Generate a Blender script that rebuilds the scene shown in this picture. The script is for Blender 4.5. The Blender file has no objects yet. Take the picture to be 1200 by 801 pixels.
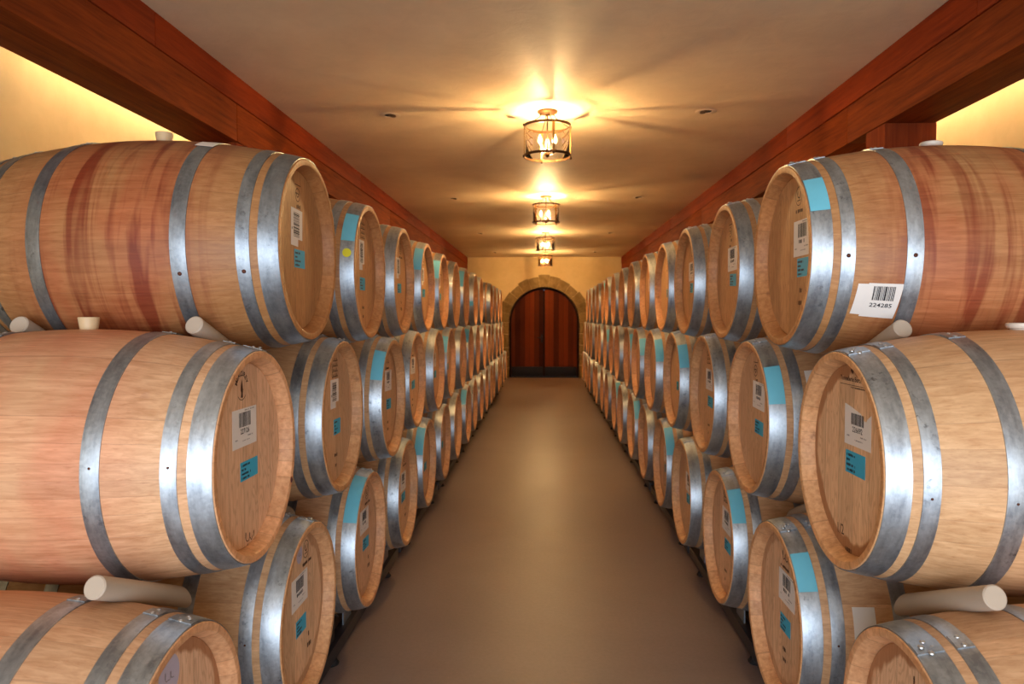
import bpy, bmesh, math, random
from mathutils import Matrix, Vector
PI = math.pi
random.seed(7)
sc = bpy.context.scene
COL = sc.collection
CAM_H = 1.48
CEIL = CAM_H + 1.47
DEG = PI/180

# ------------------------------------------------------------------ node helper
class NT:
    def __init__(s, name):
        s.m = bpy.data.materials.new(name); s.m.use_nodes = True
        s.t = s.m.node_tree; s.t.nodes.clear()
        s.out = s.t.nodes.new('ShaderNodeOutputMaterial')
    def n(s, typ, ins=None, **kw):
        nd = s.t.nodes.new('ShaderNode'+typ)
        for k, v in kw.items(): setattr(nd, k, v)
        if ins:
            for k, v in ins.items(): s.set(nd.inputs[k], v)
        return nd
    def set(s, sock, v):
        if isinstance(v, bpy.types.NodeSocket): s.t.links.new(v, sock)
        else:
            if isinstance(v, tuple) and len(v) == 3 and sock.type == 'RGBA': v = (*v, 1)
            sock.default_value = v
    def math(s, op, a, b=None, c=None, clamp=False):
        nd = s.t.nodes.new('ShaderNodeMath'); nd.operation = op; nd.use_clamp = clamp
        s.set(nd.inputs[0], a)
        if b is not None: s.set(nd.inputs[1], b)
        if c is not None: s.set(nd.inputs[2], c)
        return nd.outputs[0]
    def mix(s, f, a, b, blend='MIX'):
        nd = s.t.nodes.new('ShaderNodeMix'); nd.data_type = 'RGBA'; nd.blend_type = blend; nd.clamp_factor = True
        s.set(nd.inputs[0], f); s.set(nd.inputs[6], a); s.set(nd.inputs[7], b)
        return nd.outputs[2]
    def ramp(s, f, lo, hi):
        nd = s.t.nodes.new('ShaderNodeMapRange'); nd.clamp = True
        s.set(nd.inputs[0], f); nd.inputs[1].default_value = lo; nd.inputs[2].default_value = hi
        return nd.outputs[0]
    def noise(s, vec, scale, detail=3, rough=.5, w=None, dist=0):
        nd = s.t.nodes.new('ShaderNodeTexNoise')
        if w is not None: nd.noise_dimensions = '4D'; s.set(nd.inputs['W'], w)
        s.set(nd.inputs['Vector'], vec); s.set(nd.inputs['Scale'], scale)
        nd.inputs['Detail'].default_value = detail; nd.inputs['Roughness'].default_value = rough
        nd.inputs['Distortion'].default_value = dist
        return nd.outputs[0]
    def scale(s, vec, v):
        return s.n('VectorMath', {0: vec, 1: v}, operation='MULTIPLY').outputs[0]
    def coord(s): return s.n('TexCoord').outputs['Object']
    def sep(s, v):
        o = s.n('SeparateXYZ', {0: v}).outputs; return o[0], o[1], o[2]
    def comb(s, x, y, z): return s.n('CombineXYZ', {0: x, 1: y, 2: z}).outputs[0]
    def bump(s, h, strength=.2, dist=.002):
        return s.n('Bump', {'Height': h, 'Strength': strength, 'Distance': dist}).outputs[0]
    def bsdf(s, color, rough=.5, metal=0., normal=None, spec=.5, **kw):
        b = s.n('BsdfPrincipled')
        s.set(b.inputs['Base Color'], color); s.set(b.inputs['Roughness'], rough); s.set(b.inputs['Metallic'], metal)
        s.set(b.inputs['Specular IOR Level'], spec)
        if normal is not None: s.set(b.inputs['Normal'], normal)
        for k, v in kw.items(): s.set(b.inputs[k.replace('_', ' ')], v)
        s.t.links.new(b.outputs[0], s.out.inputs[0]); return b

def srgb(r, g, b):
    f = lambda c: (c/255/12.92 if c/255 <= .04045 else ((c/255+.055)/1.055)**2.4)
    return (f(r), f(g), f(b))

# ------------------------------------------------------------------ materials
def m_oak_body():
    n = NT('oak_staves'); P = n.coord(); x, y, z = n.sep(P)
    inf = n.n('ObjectInfo'); rnd = inf.outputs['Random']; w = n.math('MULTIPLY', rnd, 40)
    ang = n.math('ARCTAN2', z, y)
    st = n.math('MULTIPLY', ang, 30/(2*PI))
    st = n.math('ADD', st, n.math('MULTIPLY', n.math('SINE', n.math('MULTIPLY', ang, 4)), .9))
    cell = n.math('FLOOR', st)
    wn = n.n('TexWhiteNoise', {'W': n.math('ADD', cell, n.math('MULTIPLY', rnd, 313))}, noise_dimensions='1D').outputs[0]
    grain = n.noise(n.scale(P, (2.2, 34, 34)), 3.0, 5, .62, w=n.math('ADD', w, n.math('MULTIPLY', wn, 5)), dist=.5)
    fleck = n.noise(n.scale(P, (9, 55, 55)), 4.0, 2, .5, w=w)
    big = n.noise(P, 3.2, 3, .5, w=w)
    c = n.mix(n.ramp(grain, .3, .7), srgb(184, 142, 102), srgb(218, 182, 142))
    c = n.mix(n.math('MULTIPLY', n.ramp(fleck, .58, .74), .35), c, srgb(164, 112, 70))
    tone = n.math('ADD', n.math('MULTIPLY', wn, .18), .88)
    tone = n.math('MULTIPLY', tone, n.math('ADD', n.math('MULTIPLY', big, .35), .83))
    c = n.mix(1.0, c, n.comb(tone, tone, tone), 'MULTIPLY')
    c = n.mix(1.0, c, inf.outputs['Color'], 'MULTIPLY')
    fr = n.math('FRACT', st)
    edge = n.math('MINIMUM', fr, n.math('SUBTRACT', 1, fr))
    seam = n.math('SUBTRACT', 1, n.ramp(edge, 0, .022))
    c = n.mix(n.math('MULTIPLY', seam, .26), c, srgb(90, 55, 32))
    # wine runs round the bilge, strength = alpha of the object's own colour
    al = inf.outputs['Alpha']
    run = n.noise(n.comb(n.math('MULTIPLY', x, 17), n.math('MULTIPLY', y, 1.6), n.math('MULTIPLY', z, 1.6)), 1.0, 3, .6, w=w, dist=.6)
    soft = n.noise(n.comb(n.math('MULTIPLY', x, 4.5), n.math('MULTIPLY', y, 2.0), n.math('MULTIPLY', z, 2.0)), 1.0, 3, .6, w=n.math('ADD', w, 9))
    zone = n.math('SUBTRACT', 1, n.ramp(n.math('ABSOLUTE', x), .14, .36))
    m1 = n.math('MULTIPLY', n.ramp(run, .50, .62), .85)
    m2 = n.math('MULTIPLY', n.ramp(soft, .36, .58), .75)
    za = n.math('MULTIPLY', zone, al)
    c = n.mix(n.math('MULTIPLY', m2, za), c, (.94, .50, .49), 'MULTIPLY')
    c = n.mix(n.math('MULTIPLY', n.math('MULTIPLY', m1, n.ramp(al, .76, .9)), za), c, (.48, .18, .17), 'MULTIPLY')
    spot = n.noise(P, 9.0, 2, .5, w=n.math('ADD', w, 3))
    c = n.mix(n.math('MULTIPLY', n.ramp(spot, .70, .78), .5), c, srgb(120, 66, 70))
    h = n.math('SUBTRACT', n.math('MULTIPLY', grain, .5), n.math('MULTIPLY', seam, 1.0))
    n.bsdf(c, n.math('ADD', n.math('MULTIPLY', grain, .15), .42), normal=n.bump(h, .22, .0012), spec=.4)
    return n.m

def m_oak_chime():
    n = NT('oak_chime'); P = n.coord(); x, y, z = n.sep(P)
    inf = n.n('ObjectInfo'); w = n.math('MULTIPLY', inf.outputs['Random'], 40)
    ang = n.math('ARCTAN2', z, y)
    st = n.math('ADD', n.math('MULTIPLY', ang, 30/(2*PI)), n.math('MULTIPLY', n.math('SINE', n.math('MULTIPLY', ang, 4)), .9))
    wn = n.n('TexWhiteNoise', {'W': n.math('ADD', n.math('FLOOR', st), w)}, noise_dimensions='1D').outputs[0]
    g = n.noise(P, 70, 4, .6, w=w)
    c = n.mix(n.ramp(g, .3, .7), srgb(194, 142, 98), srgb(226, 180, 134))
    tone = n.math('ADD', n.math('MULTIPLY', wn, .2), .88)
    c = n.mix(1.0, c, n.comb(tone, tone, tone), 'MULTIPLY')
    c = n.mix(1.0, c, inf.outputs['Color'], 'MULTIPLY')
    fr = n.math('FRACT', st); edge = n.math('MINIMUM', fr, n.math('SUBTRACT', 1, fr))
    seam = n.math('SUBTRACT', 1, n.ramp(edge, 0, .03))
    c = n.mix(n.math('MULTIPLY', seam, .35), c, srgb(96, 52, 26))
    sp = n.noise(P, 16, 3, .6, w=n.math('ADD', w, 5))
    c = n.mix(n.math('MULTIPLY', n.ramp(sp, .62, .74), .6), c, srgb(104, 52, 40))
    n.bsdf(c, .5, normal=n.bump(g, .2, .001), spec=.35)
    return n.m

def m_oak_head():
    n = NT('oak_head'); P = n.coord(); x, y, z = n.sep(P)
    inf = n.n('ObjectInfo'); rnd = inf.outputs['Random']; w = n.math('MULTIPLY', rnd, 60)
    pl = n.math('ADD', n.math('MULTIPLY', y, 10.5), n.math('MULTIPLY', rnd, 1))
    cell = n.math('FLOOR', pl)
    wn = n.n('TexWhiteNoise', {'W': n.math('ADD', cell, n.math('MULTIPLY', rnd, 77))}, noise_dimensions='1D').outputs[0]
    ww = n.math('ADD', w, n.math('MULTIPLY', wn, 7))
    grain = n.noise(n.scale(P, (1, 60, 4)), 2.0, 5, .6, w=ww, dist=.4)
    fig = n.noise(n.scale(P, (1, 9, 1.6)), 2.2, 2, .5, w=ww)
    rings = n.math('ADD', n.math('MULTIPLY', n.math('SINE', n.math('MULTIPLY', fig, 95)), .5), .5)
    c = n.mix(n.ramp(grain, .3, .7), srgb(214, 174, 136), srgb(236, 204, 168))
    c = n.mix(n.math('MULTIPLY', n.ramp(rings, .55, 1), .28), c, srgb(150, 98, 58))
    tone = n.math('ADD', n.math('MULTIPLY', wn, .18), .88)
    c = n.mix(1.0, c, n.comb(tone, tone, tone), 'MULTIPLY')
    c = n.mix(1.0, c, inf.outputs['Color'], 'MULTIPLY')
    fr = n.math('FRACT', pl); edge = n.math('MINIMUM', fr, n.math('SUBTRACT', 1, fr))
    seam = n.math('SUBTRACT', 1, n.ramp(edge, 0, .018))
    c = n.mix(n.math('MULTIPLY', seam, .5), c, srgb(96, 58, 32))
    r = n.math('SQRT', n.math('ADD', n.math('MULTIPLY', y, y), n.math('MULTIPLY', z, z)))
    rn = n.math('ADD', r, n.math('MULTIPLY', n.math('SUBTRACT', n.noise(n.scale(P, (1, 3, 1)), 5, 3, .6, w=w), .5), .07))
    ring = n.math('MULTIPLY', n.ramp(rn, .217, .226), inf.outputs['Alpha'])
    c = n.mix(n.math('MULTIPLY', ring, .75), c, srgb(150, 88, 42))
    n.bsdf(c, .45, normal=n.bump(n.math('SUBTRACT', grain, seam), .15, .001), spec=.35)
    return n.m

def m_steel():
    n = NT('galvanised_steel'); P = n.coord()
    inf = n.n('ObjectInfo'); w = n.math('MULTIPLY', inf.outputs['Random'], 30)
    a = n.noise(n.scale(P, (4, 1, 1)), 9, 5, .65, w=w)
    sp = n.n('TexVoronoi', {'Vector': P, 'Scale': 120.0}).outputs['Color']
    spx = n.sep(sp)[0]
    v = n.math('ADD', n.math('MULTIPLY', a, .91), n.math('MULTIPLY', spx, .09))
    c = n.mix(n.ramp(v, .32, .68), srgb(138, 145, 153), srgb(194, 202, 208))
    sc_ = n.noise(n.scale(P, (1, 1, 1)), 45, 3, .7, w=w)
    pat = n.noise(P, 6, 2, .5, w=n.math('ADD', w, 7))
    dm = n.math('MULTIPLY', n.ramp(sc_, .58, .7), n.ramp(pat, .48, .62))
    c = n.mix(n.math('MULTIPLY', dm, .75), c, srgb(84, 84, 88))
    c = n.mix(1.0, c, inf.outputs['Color'], 'MULTIPLY')
    n.bsdf(c, n.math('ADD', n.math('MULTIPLY', v, .26), .29), metal=.86, normal=n.bump(n.math('ADD', a, n.math('MULTIPLY', sc_, .5)), .12, .002))
    return n.m

def simple(name, col, rough=.5, metal=0., spec=.5, var=0., vs=20, bump=0., **kw):
    n = NT(name); P = n.coord(); c = col; nrm = None
    nz = n.noise(P, vs, 4, .6)
    if var:
        k = n.math('ADD', n.math('MULTIPLY', nz, 2*var), 1-var)
        c = n.mix(1.0, col, n.comb(k, k, k), 'MULTIPLY')
    if bump: nrm = n.bump(nz, bump, .002)
    n.bsdf(c, rough, metal, nrm, spec, **kw)
    return n.m

def m_plaster(name, base, lo, rough, bstr):
    n = NT(name); P = n.coord()
    a = n.noise(P, 1.3, 5, .6); b = n.noise(P, 7, 4, .6, dist=1.2); f = n.noise(P, 60, 3, .6)
    c = n.mix(n.ramp(a, .35, .65), base, lo)
    k = n.math('ADD', n.math('MULTIPLY', b, .14), .93)
    c = n.mix(1.0, c, n.comb(k, k, k), 'MULTIPLY')
    h = n.math('ADD', b, n.math('MULTIPLY', f, .12))
    n.bsdf(c, rough, normal=n.bump(h, bstr, .01), spec=.14)
    return n.m

def m_floor():
    n = NT('polished_concrete'); P = n.coord()
    a = n.noise(P, .8, 5, .6, dist=.4); f = n.noise(P, 55, 4, .7); s = n.noise(P, 160, 2, .6)
    c = n.mix(n.ramp(a, .3, .7), srgb(130, 112, 106), srgb(148, 130, 124))
    k = n.math('ADD', n.math('MULTIPLY', f, .34), .83)
    c = n.mix(1.0, c, n.comb(k, k, k), 'MULTIPLY')
    c = n.mix(n.math('MULTIPLY', n.ramp(s, .66, .76), .35), c, srgb(190, 165, 145))
    n.bsdf(c, n.math('ADD', n.math('MULTIPLY', a, .18), .34), normal=n.bump(n.math('ADD', f, s), .12, .001), spec=.5)
    return n.m

def m_beamwood(name, c1, c2, axis=1):
    n = NT(name); P = n.coord()
    inf = n.n('ObjectInfo'); w = n.math('MULTIPLY', inf.outputs['Random'], 40)
    sc3 = (14, .8, 14) if axis == 1 else (14, 14, .8)
    g = n.noise(n.scale(P, sc3), 2.5, 6, .65, w=w, dist=.8)
    b = n.noise(n.scale(P, tuple(v*.2 for v in sc3)), 2.0, 3, .5, w=w)
    c = n.mix(n.ramp(g, .3, .7), c1, c2)
    k = n.math('ADD', n.math('MULTIPLY', b, .6), .7)
    c = n.mix(1.0, c, n.comb(k, k, k), 'MULTIPLY')
    n.bsdf(c, .7, normal=n.bump(g, .25, .003), spec=.07)
    return n.m

def m_door():
    n = NT('redwood_door_planks'); P = n.coord(); x, y, z = n.sep(P)
    pl = n.math('MULTIPLY', x, 8.4); cell = n.math('FLOOR', pl)
    wn = n.n('TexWhiteNoise', {'W': n.math('ADD', cell, 3.3)}, noise_dimensions='1D').outputs[0]
    g = n.noise(n.scale(P, (40, 1, 1.5)), 2, 5, .6, w=n.math('MULTIPLY', wn, 9))
    c = n.mix(wn, srgb(56, 21, 9), srgb(116, 48, 18))
    k = n.math('ADD', n.math('MULTIPLY', g, .5), .72)
    c = n.mix(1.0, c, n.comb(k, k, k), 'MULTIPLY')
    fr = n.math('FRACT', pl); edge = n.math('MINIMUM', fr, n.math('SUBTRACT', 1, fr))
    seam = n.math('SUBTRACT', 1, n.ramp(edge, .0, .04))
    c = n.mix(n.math('MULTIPLY', seam, .8), c, srgb(30, 12, 8))
    n.bsdf(c, .7, normal=n.bump(n.math('SUBTRACT', g, seam), .4, .004), spec=.12)
    return n.m

def m_stone():
    n = NT('arch_stone'); P = n.coord(); inf = n.n('ObjectInfo'); rnd = inf.outputs['Random']
    a = n.noise(P, 9, 6, .7, w=n.math('MULTIPLY', rnd, 30)); f = n.noise(P, 60, 3, .6)
    c = n.mix(n.ramp(a, .3, .7), srgb(112, 90, 54), srgb(156, 130, 86))
    k = n.math('ADD', n.math('MULTIPLY', rnd, .35), .8)
    c = n.mix(1.0, c, n.comb(k, k, k), 'MULTIPLY')
    n.bsdf(c, .85, normal=n.bump(n.math('ADD', a, n.math('MULTIPLY', f, .3)), .6, .01), spec=.2)
    return n.m

def m_glass():
    n = NT('clear_lamp_glass')
    fr = n.n('Fresnel', {'IOR': 1.45}).outputs[0]
    t = n.n('BsdfTransparent', {'Color': (.97, .96, .94)}).outputs[0]
    g = n.n('BsdfGlossy', {'Color': (1, 1, 1), 'Roughness': .03}).outputs[0]
    mx = n.n('MixShader', {0: n.math('ADD', fr, .02), 1: t, 2: g})
    n.t.links.new(mx.outputs[0], n.out.inputs[0]); return n.m

def m_emit(name, col, st, trans=0.):
    n = NT(name)
    e = n.n('Emission', {'Color': col, 'Strength': st}).outputs[0]
    if trans:
        t = n.n('BsdfTransparent', {'Color': (1, 1, 1)}).outputs[0]
        e = n.n('MixShader', {0: 1-trans, 1: t, 2: e}).outputs[0]
    n.t.links.new(e, n.out.inputs[0]); return n.m

M = dict(
    body=m_oak_body(), chime=m_oak_chime(), head=m_oak_head(), steel=m_steel(),
    rivet=simple('rivet_steel', srgb(200, 205, 210), .3, .9),
    rust=simple('rusty_nail_head', srgb(92, 50, 34), .6, .4),
    bung=simple('tan_silicone', srgb(206, 178, 138), .45, 0, .4, .05),
    bungw=simple('milky_silicone', srgb(222, 210, 196), .35, 0, .5, .03),
    paper=simple('white_paper', srgb(232, 226, 220), .6, 0, .3, .04, 12),
    ink=simple('black_ink', srgb(34, 30, 34), .6),
    grey=simple('grey_ink', srgb(130, 122, 124), .6),
    blue=simple('blue_sticker_paper', srgb(58, 176, 214), .5, 0, .4, .05, 15),
    tape=simple('pale_blue_tape', srgb(110, 192, 214), .5, 0, .4, .08, 25),
    yellow=simple('yellow_dot_paper', srgb(232, 226, 40), .5),
    burn=simple('burnt_brand_mark', srgb(74, 42, 26), .7),
    lilac=simple('lilac_round_sticker', srgb(190, 180, 196), .6, 0, .3, .08, 60),
    peg=simple('grey_plastic_dowel', srgb(184, 168, 150), .5, 0, .4, .04, 30),
    rack=simple('dark_painted_steel', srgb(52, 50, 54), .42, .35, .5, .2, 18, .1),
    galv=simple('bare_galvanised_plate', srgb(150, 156, 164), .38, .8, .5, .2, 25, .1),
    rubber=simple('black_rubber', srgb(22, 22, 24), .7),
    ceil=m_plaster('ceiling_plaster', srgb(222, 200, 168), srgb(210, 186, 154), .55, .3),
    wall=m_plaster('wall_plaster', srgb(224, 196, 144), srgb(212, 182, 130), .6, .2),
    floor=m_floor(),
    beam=m_beamwood('stained_beam', srgb(88, 32, 8), srgb(138, 62, 18)),
    fascia=m_beamwood('stained_fascia', srgb(98, 30, 8), srgb(136, 52, 16)),
    post=m_beamwood('stained_post', srgb(100, 38, 18), srgb(140, 62, 28), 2),
    door=m_door(), doorframe=simple('dark_door_frame', srgb(36, 18, 11), .7, 0, .1, .2, 10, .2),
    iron=simple('black_iron', srgb(24, 20, 18), .45, .6), stone=m_stone(),
    bronze=simple('antique_bronze', srgb(84, 58, 34), .35, .85, .5, .15, 30),
    brass=simple('bright_brass', srgb(210, 168, 100), .25, .9),
    glass=m_glass(), candle=simple('candle_sleeve', srgb(92, 70, 50), .5),
    fil=m_emit('glowing_filament', (1.0, .64, .28), 19000.0),
    bulb=m_emit('glowing_bulb_glass', (1.0, .72, .36), 22.0, .72),
    white=simple('white_enamel', srgb(216, 196, 170), .45),
    dark=simple('dark_lamp_cavity', srgb(40, 28, 20), .6),
    led=m_emit('led_diffuser', (1.0, .78, .48), 105.0),
)

# ------------------------------------------------------------------ mesh helpers
def mesh_from(bm, name, mats, smooth=True, ang=35):
    bmesh.ops.recalc_face_normals(bm, faces=bm.faces)
    me = bpy.data.meshes.new(name); bm.to_mesh(me); bm.free()
    for m in (mats if isinstance(mats, (list, tuple)) else [mats]): me.materials.append(m)
    if smooth:
        for p in me.polygons: p.use_smooth = True
        me.set_sharp_from_angle(angle=ang*DEG)
    return me
def obj(name, me, parent=None, loc=(0, 0, 0), rot=(0, 0, 0)):
    o = bpy.data.objects.new(name, me); COL.objects.link(o)
    o.parent = parent; o.location = loc; o.rotation_euler = rot
    return o
def mk(name, bm, mats, parent=None, loc=(0, 0, 0), rot=(0, 0, 0), smooth=True, ang=35):
    return obj(name, mesh_from(bm, name, mats, smooth, ang), parent, loc, rot)
def thing(name, label, cat, loc=(0, 0, 0), rz=0, group=None):
    o = bpy.data.objects.new(name, None); COL.objects.link(o)
    o.empty_display_size = .1
    o.location = loc; o.rotation_euler = (0, 0, rz); tag(o, label, cat, group); return o
def tag(o, label, cat, group=None):
    o['label'] = label; o['category'] = cat
    if group: o['group'] = group
def box(bm, x0, x1, y0, y1, z0, z1, mat=0, bev=0):
    b = bmesh.new()
    r = bmesh.ops.create_cube(b, size=1, matrix=Matrix.Translation(((x0+x1)/2, (y0+y1)/2, (z0+z1)/2)) @ Matrix.Diagonal((x1-x0, y1-y0, z1-z0, 1)))
    if bev: bmesh.ops.bevel(b, geom=b.edges[:], offset=bev, segments=2, affect='EDGES', profile=.7)
    for f in b.faces: f.material_index = mat
    merge(bm, b)
def merge(bm, b, mtx=None):
    if mtx is not None: b.transform(mtx)
    tmp = bpy.data.meshes.new('tmp'); b.to_mesh(tmp); b.free(); bm.from_mesh(tmp); bpy.data.meshes.remove(tmp)
def lathe(bm, prof, seg=48, axis='Z', closed=False, mats=None, mtx=None):
    """prof: (r, h) pairs turned about the axis"""
    b = bmesh.new(); rings = []
    for r, h in prof:
        ring = []
        for i in range(seg):
            a = 2*PI*i/seg; c, s = r*math.cos(a), r*math.sin(a)
            ring.append(b.verts.new((h, c, s) if axis == 'X' else (c, s, h)))
        rings.append(ring)
    n = len(prof)
    for k in range(n if closed else n-1):
        A, B = rings[k], rings[(k+1) % n]
        for i in range(seg):
            j = (i+1) % seg
            f = b.faces.new((A[i], A[j], B[j], B[i]))
            if mats: f.material_index = mats[k]
    if not closed:
        for ring, p in ((rings[0], prof[0]), (rings[-1], prof[-1])):
            if p[0] > 1e-4:
                try:
                    f = b.faces.new(ring); f.material_index = 0 if not mats else mats[0]
                except ValueError: pass
    bmesh.ops.remove_doubles(b, verts=b.verts, dist=1e-6)
    merge(bm, b, mtx)
def tube(bm, pts, r, seg=10, closed=False):
    pts = [Vector(p) for p in pts]; b = bmesh.new(); rings = []; n = len(pts)
    for i, p in enumerate(pts):
        if closed: d = pts[(i+1) % n]-pts[i-1]
        else: d = pts[min(i+1, n-1)]-pts[max(i-1, 0)]
        d.normalize(); up = Vector((0, 0, 1)) if abs(d.z) < .9 else Vector((1, 0, 0))
        u = d.cross(up).normalized(); v = d.cross(u)
        rings.append([b.verts.new(p+u*(r*math.cos(2*PI*k/seg))+v*(r*math.sin(2*PI*k/seg))) for k in range(seg)])
    for i in range(n if closed else n-1):
        A, B = rings[i], rings[(i+1) % n]
        for k in range(seg): b.faces.new((A[k], A[(k+1) % seg], B[(k+1) % seg], B[k]))
    if not closed: b.faces.new(rings[0]); b.faces.new(rings[-1])
    merge(bm, b)

# text, barcode and print on the barrel heads: u runs to the reader's right, v up
def font_mesh(s, size, bold=0.):
    cu = bpy.data.curves.new('txt', 'FONT'); cu.body = s; cu.size = size; cu.align_x = 'CENTER'; cu.align_y = 'CENTER'
    cu.offset = bold; cu.resolution_u = 2
    o = bpy.data.objects.new('txt', cu); COL.objects.link(o)
    dg = bpy.context.evaluated_depsgraph_get(); me = bpy.data.meshes.new_from_object(o.evaluated_get(dg))
    bpy.data.objects.remove(o); bpy.data.curves.remove(cu); return me
def add_text(bm, s, size, u, v, rot=0., bold=0., sx=1.):
    me = font_mesh(s, size, bold); b = bmesh.new(); b.from_mesh(me); bpy.data.meshes.remove(me)
    merge(bm, b, Matrix.Translation((u, v, 0)) @ Matrix.Rotation(rot, 4, 'Z') @ Matrix.Diagonal((sx, 1, 1, 1)))
def rect(bm, u0, u1, v0, v1, h=0.):
    if h:
        b = bmesh.new(); bmesh.ops.create_cube(b, size=1, matrix=Matrix.Translation(((u0+u1)/2, (v0+v1)/2, h/2)) @ Matrix.Diagonal((u1-u0, v1-v0, h, 1))); merge(bm, b); return
    vs = [bm.verts.new((a, b_, 0)) for a, b_ in ((u0, v0), (u1, v0), (u1, v1), (u0, v1))]; bm.faces.new(vs)
def strokes(bm, u0, u1, v, h, rng, gap=.25):
    """a line of print too small to read"""
    u = u0
    while u < u1:
        w = rng.uniform(.25, .8)*h
        if u+w > u1: break
        if rng.random() > .12: rect(bm, u, u+w, v+rng.uniform(-.0*h, .15*h), v+h*rng.uniform(.8, 1))
        u += w+h*gap
def barcode(bm, u0, u1, v0, v1, rng):
    u = u0
    while u < u1:
        w = rng.choice((.0012, .0018, .003, .0042))
        rect(bm, u, min(u+w, u1), v0, v1); u += w+rng.choice((.001, .0015, .0024))
# 2-D (u, v, height) -> barrel-head frame: x = outward(-), y = -u, z = v
HEADX = -.435
TO_HEAD = lambda off: Matrix(((0, 0, -1, HEADX-off), (-1, 0, 0, 0), (0, 1, 0, 0), (0, 0, 0, 1)))

# ------------------------------------------------------------------ barrel geometry
RB, RH, HL = .345, .285, .475
def rprof(x): return RB-(RB-RH)*(abs(x)/HL)**2
def body_mesh():
    bm = bmesh.new(); N = 26; prof = []; mats = []
    # inner face of the chime, front
    prof += [(.2525, -HL+.052), (.2525, -HL+.040), (.2545, -HL+.030), (.2625, -HL+.006), (.2655, -HL+.0012), (.268, -HL)]
    mats += [1]*6
    prof += [(RH-.002, -HL), (RH, -HL+.002)]; mats += [1, 0]
    for i in range(1, N):
        x = -HL+2*HL*i/N; prof.append((rprof(x), x)); mats.append(0)
    prof += [(RH, HL-.002), (RH-.002, HL)]; mats += [0, 1]
    prof += [(.268, HL), (.2655, HL-.0012), (.2625, HL-.006), (.2545, HL-.030), (.2525, HL-.040), (.2525, HL-.052)]
    mats += [1]*6
    mats = mats[:len(prof)-1]
    # open tube: the heads close it
    b = bmesh.new(); seg = 96; rings = []
    for r, h in prof: rings.append([b.verts.new((h, r*math.cos(2*PI*i/seg), r*math.sin(2*PI*i/seg))) for i in range(seg)])
    for k in range(len(prof)-1):
        for i in range(seg):
            j = (i+1) % seg; f = b.faces.new((rings[k][i], rings[k][j], rings[k+1][j], rings[k+1][i])); f.material_index = mats[k]
    me = bpy.data.meshes.new('staves')
    for f in b.faces: f.normal_update()
    bmesh.ops.recalc_face_normals(b, faces=b.faces); b.to_mesh(me); b.free()
    me.materials.append(M['body']); me.materials.append(M['chime'])
    for p in me.polygons: p.use_smooth = True
    me.set_sharp_from_angle(angle=28*DEG)
    return me
def head_mesh():
    bm = bmesh.new(); lathe(bm, [(.2523, HEADX+.016), (.2523, HEADX+.002), (.2505, HEADX), (.12, HEADX), (.0002, HEADX)], 72, 'X')
    return mesh_from(bm, 'head', M['head'])
def hoop_mesh(x0, x1, name):
    bm = bmesh.new(); t = .0026; n = 4
    xs = [x0+(x1-x0)*i/n for i in range(n+1)]
    outer = [(rprof(x)+t, x) for x in xs]; inner = [(rprof(x)-.0006, x) for x in xs]
    outer[0] = (outer[0][0]-.0004, x0); outer[-1] = (outer[-1][0]-.0004, x1)
    lathe(bm, outer+inner[::-1], 96, 'X', closed=True)
    # overlapped lap of the strap
    b = bmesh.new(); a0, a1 = 96*DEG, 104*DEG
    rows = []
    for i in range(5):
        a = a0+(a1-a0)*i/4
        rows.append([(b.verts.new((x, (rprof(x)+t+.0022)*math.cos(a), (rprof(x)+t+.0022)*math.sin(a))), b.verts.new((x, (rprof(x)+t-.0005)*math.cos(a), (rprof(x)+t-.0005)*math.sin(a)))) for x in (x0+.001, x1-.001)])
    for i in range(4):
        A, B = rows[i], rows[i+1]
        b.faces.new((A[0][0], A[1][0], B[1][0], B[0][0]))
        b.faces.new((A[0][0], B[0][0], B[0][1], A[0][1])); b.faces.new((A[1][0], A[1][1], B[1][1], B[1][0]))
    for A in (rows[0], rows[-1]): b.faces.new((A[0][0], A[0][1], A[1][1], A[1][0]))
    merge(bm, b)
    return mesh_from(bm, name, M['steel'], ang=30)
HOOPS = [('head_hoop', -HL+.003, -HL+.057), ('quarter_hoop', -HL+.079, -HL+.115), ('bilge_hoop', -HL+.247, -HL+.290)]
BODY, HEAD = body_mesh(), head_mesh()
HM = [hoop_mesh(a, b, n) for n, a, b in HOOPS]
def rivet_mesh():
    bm = bmesh.new(); lathe(bm, [(.0062, -.001), (.0058, .0012), (.0042, .0028), (.0018, .0036), (.0001, .0038)], 12)
    return mesh_from(bm, 'rivet', M['rivet'])
RIV = rivet_mesh()
NAIL = RIV.copy(); NAIL.materials.clear(); NAIL.materials.append(M['rust'])
def bung_mesh(kind):
    bm = bmesh.new()
    if kind == 'tan': lathe(bm, [(.021, -.012), (.023, .002), (.0275, .030), (.0265, .033), (.0001, .033)], 28)
    else: lathe(bm, [(.021, -.012), (.024, .002), (.030, .004), (.034, .010), (.034, .015), (.031, .018), (.014, .018), (.012, .013), (.0001, .013)], 32)
    return mesh_from(bm, 'bung', M['bung' if kind == 'tan' else 'bungw'])
BUNG = {k: bung_mesh(k) for k in ('tan', 'white')}

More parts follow.
